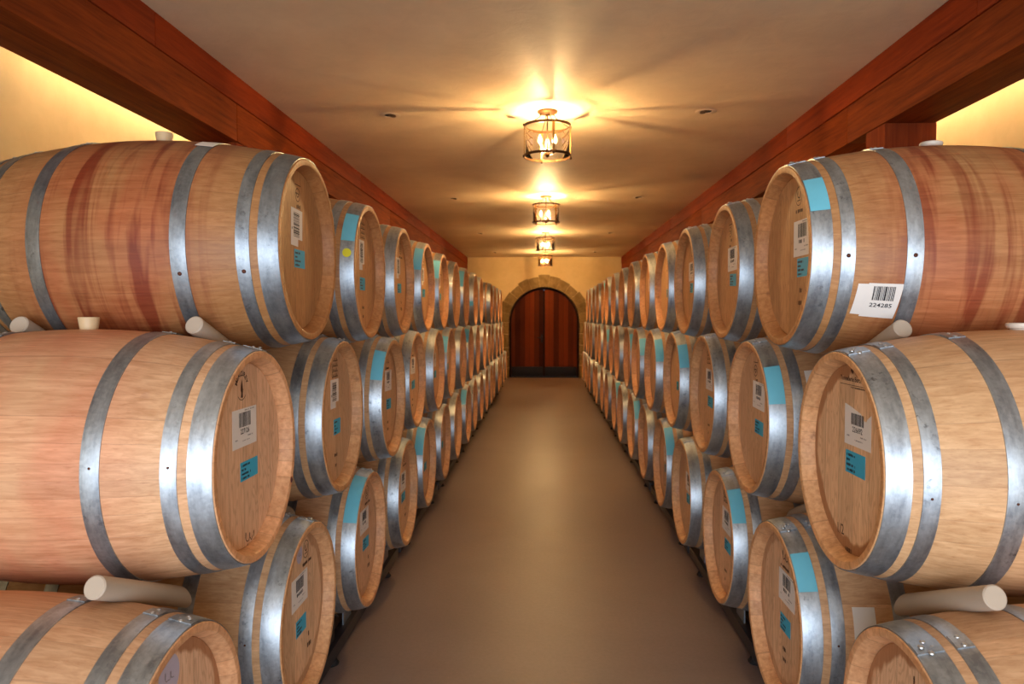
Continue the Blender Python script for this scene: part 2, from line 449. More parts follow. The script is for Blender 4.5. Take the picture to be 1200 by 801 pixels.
def head_label_set(seed, u, v, w, h, rot, number=None, detail=True, torn=False, turned=False):
    """meshes of a paper label with its printed parts, in barrel-head frame"""
    rng = random.Random(seed)
    R = Matrix.Translation((u, v, 0)) @ Matrix.Rotation(rot, 4, 'Z')
    bm = bmesh.new()
    if torn:
        top = [(-w/2, h/2), (-w*.32, h*.46), (-w*.1, h*.40), (w*.12, h*.33), (w*.22, h*.20), (w*.32, h*.17), (w*.36, h*.24), (w*.5, h*.36)]
        pts = [(-w/2, -h/2), (w/2, -h/2)]+top[::-1]
        lo = [bm.verts.new((a, b, 0)) for a, b in pts]; hi = [bm.verts.new((a, b, .0005)) for a, b in pts]
        bm.faces.new(lo); bm.faces.new(hi)
        for i in range(len(pts)):
            j = (i+1) % len(pts); bm.faces.new((lo[i], lo[j], hi[j], hi[i]))
    elif turned:
        rect(bm, -w/2, w/2, -h*.3, h/2, .0005); rect(bm, -w/2, w*.12, -h/2, -h*.3, .0005)
    else: rect(bm, -w/2, w/2, -h/2, h/2, .0005)
    bm.transform(TO_HEAD(.0002) @ R); out = [('paper_label', mesh_from(bm, 'paper_label', M['paper'], False), [])]
    if detail:
        bm = bmesh.new()
        if turned:
            T = Matrix.Rotation(PI/2, 4, 'Z'); barcode(bm, -h*.25, h*.40, -w*.22, w*.30, rng)
        else:
            T = Matrix(); barcode(bm, -w*.24, w*.24, h*.02, h*(.30 if torn else .40), rng)
        bm.transform(TO_HEAD(.0010) @ R @ T); out[0][2].append(('barcode', mesh_from(bm, 'barcode', M['ink'], False)))
        bm = bmesh.new()
        if number: add_text(bm, number, h*.19, 0, -h*.10, 0, .0003)
        elif turned: strokes(bm, -h*.4, -h*.3, -w*.1, h*.08, rng)
        else: strokes(bm, -w*.2, w*.2, -h*.15, h*.12, rng)
        bm.transform(TO_HEAD(.0010) @ R); out[0][2].append(('printed_number', mesh_from(bm, 'printed_number', M['ink'], False)))
        if not turned:
            bm = bmesh.new(); 
            if not torn: strokes(bm, 0, w*.4, h*.43, h*.035, rng)
            strokes(bm, w*.12, w*.34, -h*.26, h*.04, rng); strokes(bm, -w*.42, -w*.30, -h*.30, h*.04, rng); strokes(bm, -w*.1, w*.2, -h*.36, h*.03, rng)
            bm.transform(TO_HEAD(.0010) @ R); out[0][2].append(('fine_print', mesh_from(bm, 'fine_print', M['grey'], False)))
    return out
def blue_sticker_set(seed, u, v, w, h, rot, detail=True):
    rng = random.Random(seed+500); R = Matrix.Translation((u, v, 0)) @ Matrix.Rotation(rot, 4, 'Z')
    bm = bmesh.new(); rect(bm, -w/2, w/2, -h/2, h/2, .0005); bm.transform(TO_HEAD(.0002) @ R)
    out = [('blue_sticker', mesh_from(bm, 'blue_sticker', M['blue'], False), [])]
    if detail:
        bm = bmesh.new()
        for i, L in enumerate((.48, .28, .52, .45)): strokes(bm, -w*.44, -w*.44+w*L, h*(.28-.22*i)-h*.04, h*.13, rng, .12)
        bm.transform(TO_HEAD(.0010) @ R); out[0][2].append(('sticker_print', mesh_from(bm, 'sticker_print', M['ink'], False)))
    return out
def arc(bm, r, a0, a1, u, v, t, n=24):
    for i in range(n):
        b0 = a0+(a1-a0)*i/n; b1 = a0+(a1-a0)*(i+1)/n
        vs = [bm.verts.new((u+rr*math.cos(a), v+rr*math.sin(a), 0)) for rr, a in ((r, b0), (r, b1), (r-t, b1), (r-t, b0))]; bm.faces.new(vs)
def poly(bm, pts, u, v, s):
    bm.faces.new([bm.verts.new((u+a*s, v+b*s, 0)) for a, b in pts])
def squiggle(bm, pts, t):
    for (a, b), (c, d) in zip(pts, pts[1:]):
        L = math.hypot(c-a, d-b) or 1; nx, ny = -(d-b)/L*t, (c-a)/L*t
        bm.faces.new([bm.verts.new(p) for p in ((a+nx, b+ny, 0), (c+nx, d+ny, 0), (c-nx, d-ny, 0), (a-nx, b-ny, 0))])
def script(bm, u0, u1, v, h, rng, t=.0012):
    n = int((u1-u0)/h*16); pts = []
    for i in range(n+1):
        f = i/n; a = f*(u1-u0)/h*7.5
        pts.append((u0+(u1-u0)*f+h*.22*math.cos(a), v+h*.35*math.sin(a)*(1.6 if i < n*.14 else rng.uniform(.6, 1.1))))
    squiggle(bm, pts, t)
def brand(kind, seed):
    rng = random.Random(seed); bm = bmesh.new()
    if kind == 'mercury':     # round emblem with a standing figure, script below
        for i, ch in enumerate('MERCUREY'):
            a = (158-i*19.4)*DEG; add_text(bm, ch, .019, .0+.036*math.cos(a), .185+.036*math.sin(a), a-PI/2, .0005)
        poly(bm, [(-.28, -1), (.28, -1), (.22, -.55), (.34, -.2), (.2, .3), (.12, .62), (0, 1.0), (-.12, .6), (-.22, .25), (-.3, -.2), (-.12, -.5)], .0, .182, .026)
        arc(bm, .033, -140*DEG, -40*DEG, 0, .182, .002)
        script(bm, .008, .075, -.235, .032, rng, .0014); script(bm, .022, .085, -.262, .02, rng, .001)
        strokes(bm, .04, .065, -.292, .010, rng)
    elif kind == 'bert':
        s = .026
        poly(bm, [(-.9, -.55), (-.5, -.2), (-.1, -.6), (-.3, -.9)], .02, .250, s); poly(bm, [(-.5, .1), (.1, .5), (.2, .1), (-.2, -.1)], .02, .250, s)
        poly(bm, [(0, .9), (.7, .9), (.8, .3), (.5, .6)], .02, .250, s); poly(bm, [(.5, .1), (.8, .0), (.6, -.8), (.2, -.7), (.45, -.4)], .02, .250, s)
        add_text(bm, 'Tonnellerie Berthomieu', .0185, .022, .213, 0, .0004)
        rect(bm, -.07, .11, .1965, .198)
        strokes(bm, .0, .10, .189, .005, rng)
        add_text(bm, '1/2', .04, -.055, -.205, .1, .0002); strokes(bm, -.02, .02, -.255, .016, rng); strokes(bm, -.02, .02, -.283, .013, rng)
    elif kind == 'shield':
        arc(bm, .030, 0, 2*PI, .035, .165, .0025, 36); script(bm, .018, .05, .168, .03, rng, .002); rect(bm, .02, .05, .15, .153)
        strokes(bm, .0, .09, .112, .012, rng, .15)
        strokes(bm, .05, .075, -.14, .018, rng); strokes(bm, .04, .08, -.178, .018, rng)
    elif kind == 'upright':
        rect(bm, -.03, .0, .178, .181); arc(bm, .022, 0, 2*PI, -.01, .175, .003, 30); script(bm, -.022, .004, .174, .02, rng, .0018)
        rect(bm, -.035, .02, .205, .208); strokes(bm, -.02, .02, .132, .014, rng); strokes(bm, -.025, .0, .11, .010, rng)
    elif kind == 'low':
        strokes(bm, -.03, .05, -.14, .014, rng)
    elif kind == 'ornate':
        for k in range(4): script(bm, -.035, .04, .215-.02*k, .018, rng, .0018)
        strokes(bm, -.01, .03, -.16, .014, rng); strokes(bm, .0, .02, -.2, .014, rng)
    else:
        script(bm, -.02, .05, .18, .03, rng, .0016); strokes(bm, -.03, .07, .14, .010, rng, .15)
        strokes(bm, .0, .035, -.13, .014, rng); strokes(bm, .0, .03, -.165, .014, rng)
    bm.transform(Matrix.Translation({'mercury': (-.022, .004, 0), 'shield': (.03, .02, 0)}.get(kind, (0, 0, 0)))); bm.transform(TO_HEAD(.0006)); return mesh_from(bm, 'burnt_brand', M['burn'], False)
def patch(x0, x1, a0, a1, near, off, mat, name, nx=4, na=10, tap=0.):
    """paper lying on the bulge; angles measured up from the side that faces the camera end"""
    bm = bmesh.new(); g = []
    for i in range(nx+1):
        row = []
        for k in range(na+1):
            x = x0+(x1-x0)*i/nx+tap*(k/na-.5); a = (a0+(a1-a0)*k/na)*DEG; r = rprof(x)+off
            row.append(bm.verts.new((x, near*r*math.cos(a), r*math.sin(a))))
        g.append(row)
    for i in range(nx):
        for k in range(na): bm.faces.new((g[i][k], g[i+1][k], g[i+1][k+1], g[i][k+1]))
    return mesh_from(bm, name, mat)
def body_text(near, x0, ang, size, s, name='printed_number'):
    bm = bmesh.new(); add_text(bm, s, size, 0, 0, 0, .0002, 1.1)
    for v in bm.verts:
        u, vv = v.co.x, v.co.y; x = x0-near*(-1)*0+u*(1 if near < 0 else -1); a = ang*DEG+vv/.335; r = rprof(x)+.0018
        v.co = (x, near*r*math.cos(a), r*math.sin(a))
    return mesh_from(bm, name, M['ink'], False)
def body_bars(near, x0, x1, a0, a1, seed):
    rng = random.Random(seed); bm = bmesh.new(); x = x0
    while x < x1:
        w = rng.choice((.0014, .002, .0034, .0046))
        for q in range(5):
            b0, b1 = a0+(a1-a0)*q/5, a0+(a1-a0)*(q+1)/5; vs = []
            for xx, aa in ((x, b0), (x+w, b0), (x+w, b1), (x, b1)):
                r = rprof(xx)+.0018; vs.append(bm.verts.new((xx, near*r*math.cos(aa*DEG), r*math.sin(aa*DEG))))
            bm.faces.new(vs)
        x += w+rng.choice((.0012, .0022))
    return mesh_from(bm, 'barcode', M['ink'], False)

# shared far-away variants of labels / stickers / brands
LABEL_VAR = [head_label_set(20+i, .035+.02*random.uniform(-1, 1), .07+.02*random.uniform(-1, 1), .150, .102, random.uniform(-.04, .04)) for i in range(5)]
LABEL_TURN = [head_label_set(40+i, .01, .075, .10, .115, random.uniform(-.05, .05), turned=True) for i in range(2)]
STICK_VAR = [blue_sticker_set(60+i, .045+.01*random.uniform(-1, 1), -.035, .105, .052, random.uniform(-.05, .05)) for i in range(4)]
BRAND_VAR = [brand(k, i) for i, k in enumerate(('shield', 'upright', 'ornate', 'plain', 'plain2'))]
TAPE = {}
def tape_mesh(near, a0, a1):
    k = (near, a0, a1)
    if k not in TAPE: TAPE[k] = patch(-HL+.004, -HL+.056, a0, a1, near, .0034, M['tape'], 'blue_tape', 4, 12)
    return TAPE[k]
ORD = 'zeroth first second third fourth fifth sixth seventh eighth ninth tenth eleventh twelfth thirteenth fourteenth fifteenth sixteenth seventeenth eighteenth'.split()

def barrel(side, row, k, y, z, xoff, count):
    """k counts from the camera end (0 = nearest)"""
    near = -1 if side == 'R' else 1
    rng = random.Random(hash_(side, row, k))
    xc = (.769+HL+xoff) if side == 'R' else (-.764-HL+xoff)
    spec = SPEC.get((side, row, k), {})
    tape = spec.get('tape') or TAPES.get((side, row, k))
    sname = 'left' if side == 'L' else 'right'; rname = {'T': 'top', 'M': 'middle', 'B': 'bottom'}[row]
    place = 'nearest the camera' if k == 0 else (ORD[k+1-sum(q < k for q in FIT[(side, row)].get('skip', ()))]+' from camera' if k < count-1 else 'last before end wall')
    look = spec.get('look') or ('oak barrel with blue tape on hoop' if tape else 'oak wine barrel')
    t = thing('wine_barrel', '%s, %s tier of %s stack, %s' % (look, rname, sname, place), 'barrel', (xc, y, z-RB), 0 if side == 'R' else PI, 'oak barrels in the %s stack' % sname)
    C = (0, 0, RB)
    j = rng.uniform(-.05, .05); tr = {'T': (.88, .78, .64), 'M': (.97, .92, .85), 'B': (1.0, .98, .95)}[row]; base = spec.get('tint', ((.97+j)*tr[0], (.91+j*.8)*tr[1], (.84+j*.6)*tr[2]))  # top tier tint: browner older wood, plus weaker daylight put into the colour
    def part(name, me, **kw):
        o = obj(name, me, kw.get('parent', t), kw.get('loc', C if 'parent' not in kw else (0, 0, 0)), kw.get('rot', (0, 0, 0))); return o
    roll = 0
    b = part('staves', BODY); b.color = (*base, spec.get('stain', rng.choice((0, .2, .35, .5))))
    for f in (0, 1):
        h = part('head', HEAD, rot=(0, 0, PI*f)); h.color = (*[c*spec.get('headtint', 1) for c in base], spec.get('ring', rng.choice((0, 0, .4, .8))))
        for q, me in enumerate(HM):
            hp = part(HOOPS[q][0], me, rot=(0, 0, PI*f)); g = rng.uniform(.88, 1.06)*spec.get('steel', 1); hp.color = (g, g, g, 1)
            if k < 3 and (f == 0 or k == 0):
                x = (HOOPS[q][1]+HOOPS[q][2])/2
                for a in (97.5, 102.5) if q else (97, 100.5, 104):
                    dx = .010*(1 if a > 100 else -1) if q < 2 else 0
                    a_ = a if f == 0 else a
                    r = rprof(x)+.0040
                    for dd in ((-.012, .012) if q == 0 and a == 100.5 else (0,)):
                        part('rivet', RIV, parent=hp, loc=(x+dd, r*math.cos(a_*DEG), r*math.sin(a_*DEG)), rot=(a_*DEG-PI/2, 0, 0))
                if k < 2 and f == 0 and q:      # nail head on the side of the hoop that faces the camera
                    a = spec.get('nail', 4)*DEG; r = rprof(x)+.0022; aa = a if near > 0 else PI-a
                    nh = part('nail_head', NAIL, parent=hp, loc=(x, r*math.cos(aa), r*math.sin(aa)), rot=(aa-PI/2, 0, 0))
                    nh.scale = (.55, .55, .55) if row != 'T' else (1, 1, 1)
    bk = spec.get('bung', 'tan' if side == 'L' else 'white')
    bo = part('bung', BUNG[bk], loc=(0, 0, RB+rprof(0)))
    # print
    def add_set(S, parent=t, loc=C):
        for name, me, subs in S:
            o = part(name, me, parent=parent, loc=loc)
            if k < 9:
                for sn, sm in subs: part(sn, sm, parent=o)
    if 'label' in spec: add_set(spec['label'])
    elif rng.random() < .85 or k < 3: add_set(rng.choice(LABEL_TURN if side == 'L' and row == 'T' else LABEL_VAR))
    if 'sticker' in spec:
        if spec['sticker']: add_set(spec['sticker'])
    elif rng.random() < .9 or k < 3: add_set(rng.choice(STICK_VAR))
    if k < 9 or 'brand' in spec:
        part('burnt_brand', spec.get('brand') or rng.choice(BRAND_VAR))
    if tape: part('blue_tape', tape_mesh(near, *tape))
    for fn in spec.get('extra', ()): fn(t, near, part)
    return t
def hash_(s, r, k): return {'L': 1000, 'R': 2000}[s]+{'T': 100, 'M': 200, 'B': 300}[r]+k

def ex_body_label(t, near, part):
    s = 1 if near < 0 else -1
    p2 = part('paper_label', patch(-.348, -.250, -36, -18.5, near, .0006, M['paper'], 'paper_label', 4, 8, .006))
    p = part('paper_label', patch(-.322, -.231, -37, -18, near, .0011, M['paper'], 'paper_label', 5, 8, .008))
    p['label'] = 'white label with barcode above the number 224285'
    part('barcode', body_bars(near, -.304, -.249, -27, -19.5, 5), parent=p)
    part('printed_number', body_text(near, -.277, -29.8, .0185, '224285'), parent=p)
def ex_side_label(x0, x1, a0, a1):
    def f(t, near, part): part('paper_label', patch(x0, x1, a0, a1, near, .0008, M['paper'], 'paper_label', 3, 6))
    return f
def ex_yellow(t, near, part):
    bm = bmesh.new(); x0, a0 = -HL+.030, 12*DEG; c = []
    for i in range(20):
        a = 2*PI*i/20; x = x0+.017*math.cos(a); an = a0+.018*math.sin(a)/.29; r = rprof(x)+.0035
        c.append(bm.verts.new((x, near*r*math.cos(an), r*math.sin(an))))
    bm.faces.new(c); part('yellow_dot', mesh_from(bm, 'yellow_dot', M['yellow'], False))
def ex_lilac(u, v, r):
    def f(t, near, part):
        bm = bmesh.new(); bm.faces.new([bm.verts.new((u+r*math.cos(a*PI/16), v+r*1.05*math.sin(a*PI/16), 0)) for a in range(32)])
        bm.transform(TO_HEAD(.0006)); o = part('round_sticker', mesh_from(bm, 'round_sticker', M['lilac'], False))
        bm = bmesh.new(); rng = random.Random(3); script(bm, u-r*.5, u+r*.4, v, r*.6, rng, .001); bm.transform(TO_HEAD(.0010)); part('sticker_print', mesh_from(bm, 'sticker_print', M['grey'], False), parent=o)
    return f
def ex_top_slip(t, near, part):
    p = part('paper_slip', patch(-HL+.245, -HL+.300, 62, 72, near, .0036, M['paper'], 'paper_slip', 3, 5)); p['label'] = 'torn scrap of white paper'
def ex_knot(t, near, part):
    bm = bmesh.new(); lathe(bm, [(.0095, -HL-.0006), (.006, -HL-.0012), (.0001, -HL-.0008)], 16, 'X')
    o = part('knot', mesh_from(bm, 'knot', simple('purple_knot', srgb(92, 48, 56), .6)), loc=(0, -.246, RB-.122))
def ex_smear(a0, a1, x0, x1, near_=None):
    def f(t, near, part): pass
    return f

SPEC = {
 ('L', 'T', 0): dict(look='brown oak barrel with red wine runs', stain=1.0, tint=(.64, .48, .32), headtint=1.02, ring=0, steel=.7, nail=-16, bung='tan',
    label=head_label_set(1, -.02, .07, .105, .118, -.03, turned=True), sticker=blue_sticker_set(1, .005, -.027, .10, .058, 0), brand=brand('upright', 2), extra=(ex_top_slip,)),
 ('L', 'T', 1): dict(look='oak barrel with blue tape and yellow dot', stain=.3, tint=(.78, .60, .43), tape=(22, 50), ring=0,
    label=head_label_set(2, -.01, .075, .085, .13, 0, turned=True), sticker=blue_sticker_set(2, .0, -.05, .09, .055, 0), brand=brand('ornate', 4), extra=(ex_yellow,)),
 ('L', 'M', 0): dict(look='pink-stained oak barrel with round figure emblem', stain=.76, tint=(1.12, 1.02, 1.0), ring=0, steel=1.0, nail=5,
    label=head_label_set(3, -.005, .078, .160, .104, 0, '227126'), sticker=blue_sticker_set(3, .022, -.042, .118, .052, 0), brand=brand('mercury', 1), extra=(ex_knot,)),
 ('L', 'M', 1): dict(look='brown oak barrel with ornate brand', stain=.2, tint=(.9, .82, .74), ring=0, brand=brand('ornate', 7),
    label=head_label_set(5, .0, .085, .105, .11, 0, turned=True), sticker=blue_sticker_set(5, .03, -.045, .09, .06, 0)),
 ('L', 'B', 0): dict(look='pale oak barrel with round lilac sticker', stain=.3, tint=(1.05, .96, .95), ring=1, extra=(ex_lilac(0, .186, .045),), label=[], sticker=[], brand=brand('low', 12)),
 ('L', 'B', 1): dict(look='pale oak barrel with bright shiny hoops', stain=.1, tint=(1.03, .97, .92), ring=.7, extra=(ex_lilac(0, .186, .028),),
    label=head_label_set(6, .0, .068, .155, .104, 0), sticker=blue_sticker_set(6, .01, -.053, .10, .055, 0), steel=1.1),
 ('L', 'B', 2): dict(look='pinkish oak barrel with long blue tape', stain=.7, tint=(1.0, .9, .85), ring=.3, tape=(28, 76)),
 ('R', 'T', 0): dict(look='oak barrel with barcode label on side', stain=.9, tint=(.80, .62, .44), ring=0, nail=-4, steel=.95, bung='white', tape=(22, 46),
    label=head_label_set(7, .10, .052, .155, .112, 0), sticker=blue_sticker_set(7, .11, -.040, .105, .058, 0), brand=brand('shield', 5), extra=(ex_body_label,)),
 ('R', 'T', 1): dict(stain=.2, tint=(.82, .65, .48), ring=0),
 ('R', 'M', 0): dict(look='pale oak barrel with torn head label', stain=.12, tint=(1.10, 1.03, .95), ring=1, nail=-6, steel=1.05,
    label=head_label_set(8, .045, .092, .160, .108, 0, '226692', torn=True), sticker=blue_sticker_set(8, .034, -.008, .120, .060, 0), brand=brand('bert', 1)),
 ('R', 'M', 1): dict(look='oak barrel with blue tape, mottled hoop', stain=.1, tint=(.98, .88, .80), ring=0, tape=(16, 44), extra=(ex_side_label(-HL+.13, -HL+.22, 22, 38),)),
 ('R', 'B', 0): dict(look='pale oak barrel with damp-ringed head', stain=.2, tint=(1.06, .98, .95), ring=1, label=[], sticker=[], brand=brand('plain', 3)),
 ('R', 'B', 1): dict(look='pale oak barrel with blue-taped bright hoop', stain=.1, tint=(1.05, .97, .92), ring=.6, tape=(32, 56), steel=1.1,
    label=head_label_set(9, .03, .08, .155, .104, 0), sticker=blue_sticker_set(9, .02, -.04, .10, .055, 0), extra=(ex_side_label(-HL+.14, -HL+.20, 8, 24),)),
 ('R', 'B', 2): dict(look='pale oak barrel with rounded blue tape', tape=(26, 56), stain=0, tint=(1.02, .93, .86), steel=1.1),
 ('L', 'T', 7): dict(look='oak barrel with blue patch on hoop', tape=(-14, -4)),
}
TAPES = {('L', 'T', 3): (20, 55), ('L', 'T', 4): (18, 50), ('L', 'T', 6): (20, 60), ('L', 'M', 2): (22, 54), ('L', 'M', 5): (20, 50), ('L', 'M', 7): (25, 60),
         ('L', 'B', 4): (20, 60), ('L', 'B', 7): (25, 60), ('R', 'M', 3): (18, 48), ('R', 'M', 4): (15, 50), ('R', 'M', 5): (15, 45), ('R', 'M', 6): (15, 50), ('R', 'M', 9): (15, 50),
         ('R', 'B', 4): (20, 60), ('R', 'B', 6): (20, 55), ('R', 'B', 8): (20, 60), ('R', 'T', 9): (20, 60)}
P = .8215
FIT = {
 ('R', 'T'): dict(n=14, y=[2.417, 3.225, 4.075, 4.895, 5.71], z=.196, x=[-.009, 0, -.004, .004, .004]),
 ('R', 'M'): dict(n=16, y=[1.985, 2.812, 3.648, 4.48], z=-.377, x=[.009, -.003, .004, .0]),
 ('R', 'B'): dict(n=17, y=[1.569, 2.423, 3.255, 4.09, 4.90, 5.73], z=-.966, x=[-.014, -.018, -.004, -.010, 0, 0]),
 ('L', 'T'): dict(n=14, y=[2.325, 3.185, 4.008, 4.825, 5.64, 6.455, 7.276], z=.197, x=[.018, .008, 0, 0, -.006, -.008, -.008], skip=[9]),
 ('L', 'M'): dict(n=15, y=[1.965, 2.772, 3.582, 4.42], z=-.377, x=[-.014, 0, .027, 0], zs={2: -.396}),
 ('L', 'B'): dict(n=17, y=[1.533, 2.353, 3.155, 3.999, 4.83], z=-.966, x=[-.010, 0, .012, .018, .005]),
}
POS = {}
for (s, r), d in FIT.items():
    ys = list(d['y'])
    while len(ys) < d['n']: ys.append(ys[-1]+P)
    jr = random.Random(s+r)
    for k in range(d['n']):
        if k in d.get('skip', ()): continue
        x = d['x'][k] if k < len(d['x']) else jr.uniform(-.012, .012)
        POS[(s, r, k)] = (ys[k], CAM_H+d.get('zs', {}).get(k, d['z']), x)
# settle middle/top barrels so that none sinks into the two that carry it
for r, lo in (('M', 'B'), ('T', 'M')):
    for (s, rr, k), (y, z, x) in list(POS.items()):
        if rr != r: continue
        need = [math.sqrt(max(0, .6925**2-(y-y2)**2))+z2 for (s2, r2, k2), (y2, z2, x2) in POS.items() if s2 == s and r2 == lo and abs(y2-y) < .69]
        if need and z < max(need): POS[(s, rr, k)] = (y, max(need), x)
for (s, r, k), (y, z, x) in POS.items():
    barrel(s, r, k, y, z, x, FIT[(s, r)]['n'])

# ------------------------------------------------------------------ dowel wedges between the tiers
def peg_mesh():
    bm = bmesh.new(); L, R_ = .38, .0265
    b = bmesh.new(); seg = 28; rings = []
    for h, rr in ((0, R_-.003), (.003, R_), (.02, R_), (L*.5, R_), (L, R_)): rings.append([b.verts.new((rr*math.cos(2*PI*i/seg), h, rr*math.sin(2*PI*i/seg))) for i in range(seg)])
    for v in rings[-1]: v.co.y -= .05*(v.co.z+R_)/(2*R_)       # oblique cut at the far end
    for A, B in zip(rings, rings[1:]):
        for i in range(seg): b.faces.new((A[i], A[(i+1) % seg], B[(i+1) % seg], B[i]))
    b.faces.new(rings[0]); b.faces.new(rings[-1]); merge(bm, b)
    return mesh_from(bm, 'dowel', M['peg'])
PEG = peg_mesh()
def peg(s, up, lo, dx, rear=False):
    yu, zu, xu = POS[up]; yl, zl, xl = POS[lo]
    D = Vector((0, yu-yl, zu-zl)); mid = Vector((0, (yu+yl)/2, (zu+zl)/2)); D.normalize()
    tan = Vector((0, math.cos(24*DEG), -math.sin(24*DEG)))
    X = (.769+dx) if s == 'R' else -(.764+dx)
    sx = 1 if s == 'R' else -1
    o = obj('dowel', PEG)
    st = mid - Vector((0, .89, -.45))*(.222 if up[1] == 'M' else .155) - Vector((0, 0, .022 if up[1] == 'M' else .008))
    o.location = (X, st.y, st.z)
    o.rotation_euler = (math.atan2(tan.z, tan.y), 0, sx*(-.03 if rear else .10))
    wh = {'T': 'top', 'M': 'middle', 'B': 'bottom'}
    tag(o, 'grey dowel between %s and %s barrels, %s stack, %s from camera%s' % (wh[up[1]], wh[lo[1]], 'left' if s == 'L' else 'right', ORD[up[2]+1], ', wall side' if rear else ''), 'wedge', 'dowel wedges between the barrels')
for s in 'LR':
    for k in range(0, 3):
        peg(s, (s, 'T', k), (s, 'M', k), .215 if s == 'L' else .22); peg(s, (s, 'M', k), (s, 'B', k), .225 if s == 'L' else .19)
    peg(s, (s, 'T', 0), (s, 'M', 0), .72, True)
    peg(s, (s, 'M', 0), (s, 'B', 0), .78, True)

# ------------------------------------------------------------------ steel racks under the bottom tier
def build_rack():
    """two-barrel rack; local x = barrel axis, y = along the aisle, origin on the floor"""
    root = thing('barrel_rack', 'dark steel rack', 'rack')
    HW = .33
    for sx in (-1, 1):
        bm = bmesh.new(); box(bm, sx*HW-.025, sx*HW+.025, -.80, .80, .028, .088, 0, .004)
        mk('long_rail', bm, M['rack'], root)
    for y in (-.62, 0, .62):
        bm = bmesh.new(); box(bm, -HW+.026, HW-.026, y-.03, y+.03, .034, .084, 0, .004); mk('cross_bar', bm, M['rack'], root)
    rr = rprof(HW)
    for sx in (-1, 1):
        for yb in (-P/2, P/2):
            for sy in (-1, 1):
                # sloping cradle plate tangent to the barrel
                a = 30*DEG; cy, cz = yb+sy*rr*math.sin(a), (CAM_H-.966)-rr*math.cos(a)
                t = Vector((0, sy*math.cos(a), math.sin(a))); nn = Vector((0, sy*math.sin(a), -math.cos(a)))
                bm = bmesh.new(); c = Vector((sx*HW, cy, cz))
                p = [c-t*.10, c+t*.05]
                vs = []
                for q in p:
                    for w in (-.022, .022):
                        for o_ in (.001, .007): vs.append(bm.verts.new(q+nn*o_+Vector((w, 0, 0))))
                for f in ((0, 1, 3, 2), (4, 6, 7, 5), (0, 4, 5, 1), (2, 3, 7, 6), (0, 2, 6, 4), (1, 5, 7, 3)): bm.faces.new([vs[i] for i in f])
                # triangular gusset web down to the rail
                lo0 = Vector((sx*HW, p[0].y, .088)); lo1 = Vector((sx*HW, p[1].y, .088))
                w = []
                for dx in (-.003, .003):
                    for q in (p[0]+nn*.006, p[1]+nn*.006, lo1, lo0): w.append(bm.verts.new(q+Vector((dx, 0, 0))))
                bm.faces.new(w[:4]); bm.faces.new(w[4:][::-1])
                for i in range(4): bm.faces.new((w[i], w[(i+1) % 4], w[4+(i+1) % 4], w[4+i]))
                mk('cradle', bm, M['rack'] if sy < 0 else M['galv'], root, smooth=False)
    for sx in (-1, 1):
        for y in (-.53, .53):
            bm = bmesh.new(); lathe(bm, [(.034, 0), (.036, .006), (.030, .012), (.022, .030)], 20)
            mk('foot', bm, M['rubber'], root, (sx*HW, y, 0))
    return root
def children(o): return [c for c in bpy.data.objects if c.parent == o]
rack0 = build_rack(); rkids = children(rack0)
def place_rack(s, i, first):
    y0 = POS[(s, 'B', 2*i)][0]; y1 = POS[(s, 'B', 2*i+1)][0] if (s, 'B', 2*i+1) in POS else y0+P
    if first: r = rack0
    else:
        r = rack0.copy(); COL.objects.link(r)
        for c in rkids: d = c.copy(); COL.objects.link(d); d.parent = r
    r.location = ((.769+HL) if s == 'R' else (-.764-HL), (y0+y1)/2, 0)
    sn = 'left' if s == 'L' else 'right'
    r['label'] = 'dark steel rack under the bottom barrels of the %s stack, %s from the camera' % (sn, ORD[i+1]); r['group'] = 'steel racks under the barrels'
fst = True
for s in 'LR':
    for i in range(9): place_rack(s, i, fst); fst = False

# ------------------------------------------------------------------ room
Y0, Y1, WX = -2.4, 17.9, 2.5
def struct(o): o['kind'] = 'structure'; return o
bm = bmesh.new(); box(bm, -WX-.2, WX+.2, Y0-.2, Y1+.6, -.15, 0); struct(mk('floor', bm, M['floor'], smooth=False))
bm = bmesh.new(); box(bm, -WX-.2, WX+.2, Y0-.2, Y1+.2, CEIL, CEIL+.15); struct(mk('ceiling', bm, M['ceil'], smooth=False))
for nme, sx in (('wall_left', -1), ('wall_right', 1)):
    bm = bmesh.new(); box(bm, min(sx*WX, sx*(WX+.15)), max(sx*WX, sx*(WX+.15)), Y0, Y1, 0, CEIL); struct(mk(nme, bm, M['wall'], smooth=False))
# end wall with an arched opening
AR, SPR = .86, 1.36      # opening radius and spring height
def arch_wall():
    bm = bmesh.new(); n = 40
    arcp = [(AR*math.cos(PI-PI*i/n), SPR+AR*math.sin(PI-PI*i/n)) for i in range(n+1)]
    inner = [(-AR, 0)]+arcp+[(AR, 0)]
    outer = [(-WX-.15, 0)]+[(-WX-.15 + (2*WX+.3)*i/n, CEIL) for i in range(n+1)]+[(WX+.15, 0)]
    for yy, flip in ((Y1, 0), (Y1+.3, 1)):
        A = [bm.verts.new((x, yy, z)) for x, z in inner]; B = [bm.verts.new((x, yy, z)) for x, z in outer]
        for i in range(len(A)-1):
            bm.faces.new((A[i], B[i], B[i+1], A[i+1]))
        if yy == Y1: A0 = A
        else:
            for i in range(len(A)-1): bm.faces.new((A0[i], A0[i+1], A[i+1], A[i]))
    return bm
struct(mk('wall_back', arch_wall(), M['wall'], smooth=False))
# wall behind the camera, open to the daylight
bm = bmesh.new()
box(bm, -WX-.15, -2.3, Y0-.2, Y0, 0, CEIL); box(bm, 2.3, WX+.15, Y0-.2, Y0, 0, CEIL); box(bm, -2.3, 2.3, Y0-.2, Y0, 2.1, CEIL)
struct(mk('wall_front', bm, M['wall'], smooth=False))

